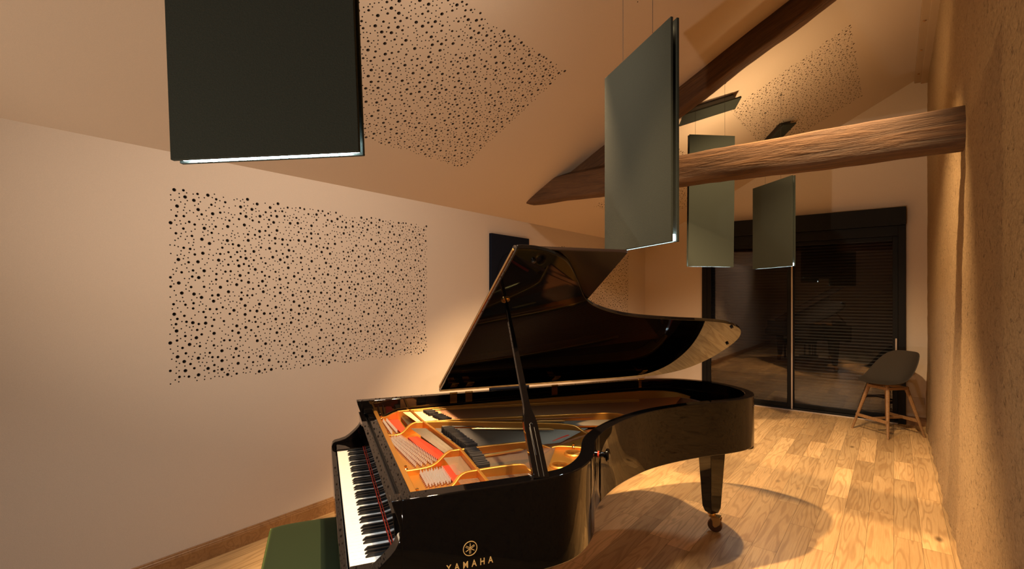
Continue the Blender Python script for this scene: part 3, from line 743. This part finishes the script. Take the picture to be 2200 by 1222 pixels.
# rubber buttons and prop cup on the underside
for s, y in ((.80,2.42),(.55,2.60),(1.46,.80)):
    mb = MB(); mb.lathe([(.010,0),(.010,.008),(.007,.011)], LP(s, y, 0), -nrm, 12); P('rubber_button', mb, M_satin, parent=lid)
mb = MB(); mb.lathe([(.020,0),(.020,.006),(.012,.008)], LP(1.150,.779,0), -nrm, 16); P('prop_cup', mb, M_brass, parent=lid)
# brass hinges on the spine
for y in (.781,.881,1.488,2.196):
    mb = MB(); mb.box((-2.9945,y-.022,.905),(-2.9915,y+.022,.957)); mb.tube([(-2.990,y-.024,.966),(-2.990,y+.024,.966)], .0065, 10)
    q = [LP(.060,y-.022,-.0025), LP(.060,y+.022,-.0025), LP(.060,y+.022,-.0003), LP(.060,y-.022,-.0003)]; q2 = [LP(.125,y-.022,-.0025), LP(.125,y+.022,-.0025), LP(.125,y+.022,-.0003), LP(.125,y-.022,-.0003)]
    mb.add(q+q2, [(0,1,2,3),(4,5,6,7),(0,1,5,4),(1,2,6,5),(2,3,7,6),(3,0,4,7)]); P('lid_hinge', mb, M_brass, True)
# lid prop
A = Vector((-1.512,.70,.955)); B = LP(1.150,.779,-.008); d = (B-A).normalized(); sd = Vector((0,1,0)); sd = (sd - d*sd.dot(d)).normalized(); fn = d.cross(sd)
prof = [(0,.028),(.02,.028),(.16,.027),(.255,.026),(.275,.024),(.30,.019),(.325,.0145),(.36,.0125),(.55,.0115),(.8,.009),(.97,.007),(1,.005)]
L = (B-A).length; mb = MB()
for t, hw in prof:
    c = A + d*L*t; th = .010 if t < .34 else .009
    mb.v += [c+sd*hw+fn*th, c-sd*hw+fn*th, c-sd*hw-fn*th, c+sd*hw-fn*th]
k = len(prof)
for i in range(k-1):
    for q in range(4): mb.f.append([i*4+q, i*4+(q+1) % 4, (i+1)*4+(q+1) % 4, (i+1)*4+q]); mb.m.append(0)
mb.f += [[0,1,2,3],[(k-1)*4+q for q in range(4)]]; mb.m += [0,0]
prop = P('lid_prop', mb, M_black, True, .002, ang=30)
mb = MB()
for off_ in (-.009, .009):
    c0 = A + d*.005 + sd*off_; c1 = A + d*L*.23 + sd*off_
    for sgn in (1,-1): mb.tube([c0+fn*.0100*sgn, c1+fn*.0100*sgn], .0012, 6)
c0 = A + d*L*.12; 
mb.tube([A+d*L*.245+sd*.006+fn*.0105, A+d*L*.252+fn*.0105, A+d*L*.245-sd*.006+fn*.0105, A+d*L*.10-sd*.004+fn*.0105], .0014, 6)
mb.tube([A+d*L*.245+sd*.006-fn*.0105, A+d*L*.252-fn*.0105, A+d*L*.245-sd*.006-fn*.0105, A+d*L*.10-sd*.004-fn*.0105], .0014, 6)
P('prop_groove', mb, M_satin, True, parent=prop)
for i, yy in enumerate((.672,.690,.712)):
    mb = MB(); mb.tube([(-1.556,yy,.9615),(-1.522,yy+.004,.9625)], .0012, 6); P('prop_hinge_pin', mb, M_chrome, parent=prop)
# lock knob on the bent side
kc = Vector((-1.700,1.026,.945)); kd = Vector((.60,.80,0)).normalized()
kn = MB(); kn.lathe([(.013,-.012),(.013,.010),(.009,.010),(.009,.020)], kc, kd, 20); knob = P('rim_knob', kn, M_black)
mb = MB(); mb.lathe([(.0125,.0105),(.0125,.0165)], kc, kd, 20); P('felt_washer', mb, M_feltred, parent=knob)
mb = MB(); mb.lathe([(.010,.017),(.012,.026),(.010,.034),(.013,.040),(.024,.044),(.026,.050),(.024,.056),(.010,.060),(.001,.061)], kc, kd, 28, False); P('knob_head', mb, M_black, parent=knob)

# emblem and lettering on the treble side
xs = -1.4995; ec_ = Vector((xs, .446, .773)); r0 = .0225
mb = MB()
def ebar(a, b, wd):
    a = Vector(a); b = Vector(b); dd = (b-a).normalized(); pn = Vector((-dd.y, dd.x))*wd/2
    q = [a+pn, a-pn, b-pn, b+pn]; mb.add([(xs-.001, ec_.y+p.x, ec_.z+p.y) for p in q]+[(xs+.0006, ec_.y+p.x, ec_.z+p.y) for p in q], [(0,1,2,3),(4,5,6,7),(0,1,5,4),(1,2,6,5),(2,3,7,6),(3,0,4,7)])
for i in range(48):
    a0, a1 = 2*math.pi*i/48, 2*math.pi*(i+1)/48; ebar((r0*math.cos(a0), r0*math.sin(a0)), (r0*math.cos(a1)*1.0, r0*math.sin(a1)), .0022)
for deg in (90, 210, 330):
    a = R(deg); u = Vector((math.cos(a), math.sin(a))); v = Vector((-u.y, u.x))
    ebar(u*.002, u*.0165, .0015); ebar(u*.007, u*.012, .0024); 
    for s in (-1, 1): ebar(-u*.0165+v*.0020*s, u*.002+v*.0020*s, .0012)
    ebar(u*.002-v*.0026, u*.002+v*.0026, .0012)
P('emblem', mb, M_inlay, False)
def text(body, size, space, M, name, m, par):
    cu = bpy.data.curves.new('txt', 'FONT'); cu.body = body; cu.size = size; cu.space_character = space; cu.extrude = .0004; cu.offset = size*.012; cu.align_x = 'CENTER'; cu.resolution_u = 3
    t = bpy.data.objects.new('txt', cu); COL.objects.link(t); bpy.context.view_layer.update()
    me = bpy.data.meshes.new_from_object(t.evaluated_get(bpy.context.evaluated_depsgraph_get())); bpy.data.objects.remove(t); bpy.data.curves.remove(cu)
    me.transform(M); me.materials.clear(); me.materials.append(m); me.name = name
    o = bpy.data.objects.new(name, me); COL.objects.link(o); o.parent = par; return o
Mt = Matrix.Translation(Vector((xs, .446, .7135))-PC) @ Matrix(((0,0,1,0),(.80,0,0,0),(0,1,0,0),(0,0,0,1)))
text('YAMAHA', .0300, 1.92, Mt, 'lettering', M_inlay, piano)

# legs and casters
def leg(x, y, rot=0, ztop=ZRB):
    mb = MB()
    for z, hx in ((ztop,.066),(.56,.062),(.17,.042),(.16,.041),(.125,.030)):
        mb.v += [(x-hx,y-hx,z),(x+hx,y-hx,z),(x+hx,y+hx,z),(x-hx,y+hx,z)]
    for i in range(4):
        for q in range(4): mb.f.append([i*4+q, i*4+(q+1) % 4, (i+1)*4+(q+1) % 4, (i+1)*4+q]); mb.m.append(0)
    mb.f += [[0,1,2,3],[16,17,18,19]]; mb.m += [0,0]
    g = P('leg', mb, M_black, False, .004)
    c, s = math.cos(rot), math.sin(rot); D_ = Vector((c, s, 0)); S_ = Vector((-s, c, 0)); q = Vector((x, y, 0)) + D_*.022
    mb = MB(); mb.lathe([(.026,.126),(.026,.116),(.016,.112),(.016,.100)], (x, y, 0), (0,0,1), 20)
    for sg in (-1, 1):
        pts = [(-.030,.104),(.020,.110),(.040,.095),(.034,.060),(.012,.040),(0,.036),(-.010,.046),(-.012,.075)]
        f0 = lambda a, b: q + D_*a + S_*(sg*.019) + Vector((0,0,b)); f1 = lambda a, b: q + D_*a + S_*(sg*.023) + Vector((0,0,b)); mb.prism(pts, f0, f1)
    mb.box((-.036,-.023,.100),(.036,.023,.108), Matrix.Translation(q) @ Matrix.Rotation(rot, 4, 'Z'))
    P('caster_fork', mb, M_brass, True, parent=g)
    mb = MB(); mb.lathe([(.012,-.017),(.040,-.015),(.046,-.010),(.047,0),(.046,.010),(.040,.015),(.012,.017)], q + Vector((0,0,.047)), S_, 32); P('caster_wheel', mb, mat('caster_wheel', (.10,.05,.03), .3, .6), parent=g)
leg(-2.565, 2.45, R(35)); leg(-2.86, .50, R(200), .60); leg(-1.70, .50, R(160), .60)
# tail block under the rim
mb = MB(); mb.lathe([(.055,0),(.055,.028)], (-2.34,2.50,.622), (0,0,1), 24); P('tail_block', mb, M_satin, True, .004)
# underside braces
mb = MB(); mb.box((-2.99,.60,.655),(-1.56,.70,.74)); P('brace', mb, M_satin, False)
mb = MB(); mb.ribbon([(-2.30,.66),(-2.60,2.55)], .07, .66, .76); P('brace', mb, M_satin, False)
mb = MB(); mb.ribbon([(-1.75,.68),(-2.55,2.30)], .07, .66, .75); P('brace', mb, M_satin, False)
# pedal lyre
mb = MB(); mb.box((-2.42,.50,.56),(-2.06,.62,.60)); mb.box((-2.43,.48,.07),(-2.05,.63,.13)); 
for x in (-2.33,-2.15): mb.tube([(x,.56,.13),(x,.56,.56)], .018, 12)
lyre = P('pedal_lyre', mb, M_black, True, .004)
for x in (-2.33,-2.24,-2.15):
    mb = MB(); mb.prism([(x-.010,.50),(x+.010,.50),(x+.016,.40),(x+.012,.36),(x-.012,.36),(x-.016,.40)], lambda a, b: (a, b, .082), lambda a, b: (a, b, .092)); P('pedal', mb, M_brass, False, .002, parent=lyre)
SHIFT = Vector((0,0,0))

# ------------------------------------------------------------------ bench
be = empty('piano_bench', PW_(-2.235,-.045), -PSI, 'piano bench with dark green velvet cushion tucked under the keyboard', 'bench')
W2, D2 = .385, .178
def cushion():
    mb = MB(); nx, ny = 28, 16
    def h(u, v): e = (1-abs(u)**7)*(1-abs(v)**5); return .012*(1-u*u*.5)*(1-v*v*.5) + .028*(max(0, e)**.5)
    for j in range(ny+1):
        for i in range(nx+1):
            u = -1+2*i/nx; v = -1+2*j/ny
            ux = math.copysign(abs(u)**.75, u); vy = math.copysign(abs(v)**.75, v); mb.v.append((ux*W2, vy*D2, .452+h(ux, vy)))
    for j in range(ny):
        for i in range(nx): a = j*(nx+1)+i; mb.f.append([a, a+1, a+nx+2, a+nx+1]); mb.m.append(0)
    per = [i for i in range(nx+1)] + [(j*(nx+1)+nx) for j in range(1, ny+1)] + [ny*(nx+1)+i for i in range(nx-1, -1, -1)] + [j*(nx+1) for j in range(ny-1, 0, -1)]
    k = len(mb.v)
    for q in per: x, y, z = mb.v[q]; mb.v.append((x*1.004, y*1.006, .438))
    for q in per: x, y, z = mb.v[q]; mb.v.append((x, y, .405))
    n = len(per)
    for i in range(n):
        j = (i+1) % n; mb.f.append([per[i], per[j], k+j, k+i]); mb.m.append(0); mb.f.append([k+i, k+j, k+n+j, k+n+i]); mb.m.append(0)
    mb.f.append([k+n+i for i in range(n)]); mb.m.append(0)
    return mb
obj('cushion', cushion(), M_velvet, be, True, ang=80)
mb = MB(); mb.tube([(-W2-.001,-D2,.442),(W2,-D2-.001,.442),(W2+.001,D2,.442),(-W2,D2+.001,.442),(-W2-.001,-D2,.442)], .005, 8); obj('piping', mb, M_velvet, be)
mb = MB(); mb.box((-W2+.006,-D2+.006,.345),(W2-.006,D2-.006,.404)); obj('bench_frame', mb, M_black, be, False, .004)
for sx in (-1, 1):
    for sy in (-1, 1):
        mb = MB(); x = sx*(W2-.035); y = sy*(D2-.035)
        for z, q in ((.345,.024),(0,.017)): mb.v += [(x-q,y-q,z),(x+q,y-q,z),(x+q,y+q,z),(x-q,y+q,z)]
        mb.f = [[0,1,2,3],[4,5,6,7],[0,1,5,4],[1,2,6,5],[2,3,7,6],[3,0,4,7]]; mb.m = [0]*6; obj('leg', mb, M_black, be, False, .002)
    mb = MB(); mb.tube([(sx*(W2-.006),.035,.375),(sx*(W2+.018),.035,.375)], .006, 10); mb.lathe([(.010,0),(.024,.004),(.026,.014),(.022,.022),(.008,.025)], (sx*(W2+.016),.035,.375), (sx,0,0), 24); obj('height_knob', mb, M_satin, be)

# ------------------------------------------------------------------ camera
cam = bpy.data.cameras.new('camera'); cam.sensor_width = 36; cam.lens = 1049/2200*36; cam.shift_y = 23.8/2200; cam.clip_start = .02
co_ = bpy.data.objects.new('camera', cam); COL.objects.link(co_); co_.location = (0, 0, 1.58); co_.rotation_euler = (R(90), 0, R(38.04)); sc.camera = co_

# ------------------------------------------------------------------ light
def spot(loc, aim, e, col, ang=120, rad=.04, blend=.6):
    l = bpy.data.lights.new('spot', 'SPOT'); l.energy = e; l.color = col; l.spot_size = R(ang); l.shadow_soft_size = rad; l.spot_blend = blend
    o = bpy.data.objects.new('unseen_spot_light', l); COL.objects.link(o); o.location = loc; o.rotation_euler = (Vector(aim)-Vector(loc)).to_track_quat('-Z', 'Y').to_euler(); return o
def area(loc, aim, e, col, sx, sy=None):
    l = bpy.data.lights.new('area', 'AREA'); l.energy = e; l.color = col; l.shape = 'RECTANGLE'; l.size = sx; l.size_y = sy or sx
    o = bpy.data.objects.new('soft_light', l); COL.objects.link(o); o.location = loc; o.rotation_euler = (Vector(aim)-Vector(loc)).to_track_quat('-Z', 'Y').to_euler(); return o
WARM = (1, .66, .33); WARM2 = (1, .79, .60)
spot((-1.42, 2.40, 3.31), (-1.50, 3.7, 0), 820, WARM, 84, .03, .5)
spot((-.45, 1.3, 3.75), (-1.5, 1.75, .8), 560, WARM, 38, .04, .4)
spot((-.45, 3.55, 3.72), (-.85, 5.3, 0), 400, WARM, 88, .04)
spot((-1.1, -1.3, .5), (-1.5, 2.3, 3.6), 175, WARM2, 100, .03)  # added uplight near the floor behind the camera, lifts the ceiling
spot((-1.0, 1.3, 3.45), (-3.1, 2.5, .5), 165, WARM2, 120, .10, 1)  # added fill for the left wall, out of frame
spot((-.9, 4.95, 2.76), (-.9, 5.4, 4), 30, WARM, 165, .05)  # added uplight hidden by the tie beam, brightens the far ceiling
spot((-2.1, 4.60, 2.72), (-2.1, 5.2, 4), 16, WARM, 165, .05)  # second added uplight behind the tie beam
spot((-2.1, 1.1, 2.85), (.3, 2.6, 1.9), 34, WARM, 110, .03, 1)  # added fill hidden behind the largest lamp, evens the right wall
wd = bpy.data.worlds.new('world'); sc.world = wd; wd.use_nodes = True
wd.node_tree.nodes['Background'].inputs[0].default_value = (1, .7, .45, 1); wd.node_tree.nodes['Background'].inputs[1].default_value = .02
sc.view_settings.view_transform = 'Standard'; sc.view_settings.look = 'None'; sc.view_settings.exposure = .3
sc.cycles.max_bounces = 8; sc.cycles.diffuse_bounces = 4; sc.cycles.glossy_bounces = 5; sc.cycles.transparent_max_bounces = 8
sc.cycles.caustics_reflective = False; sc.cycles.caustics_refractive = False; sc.cycles.sample_clamp_indirect = 4
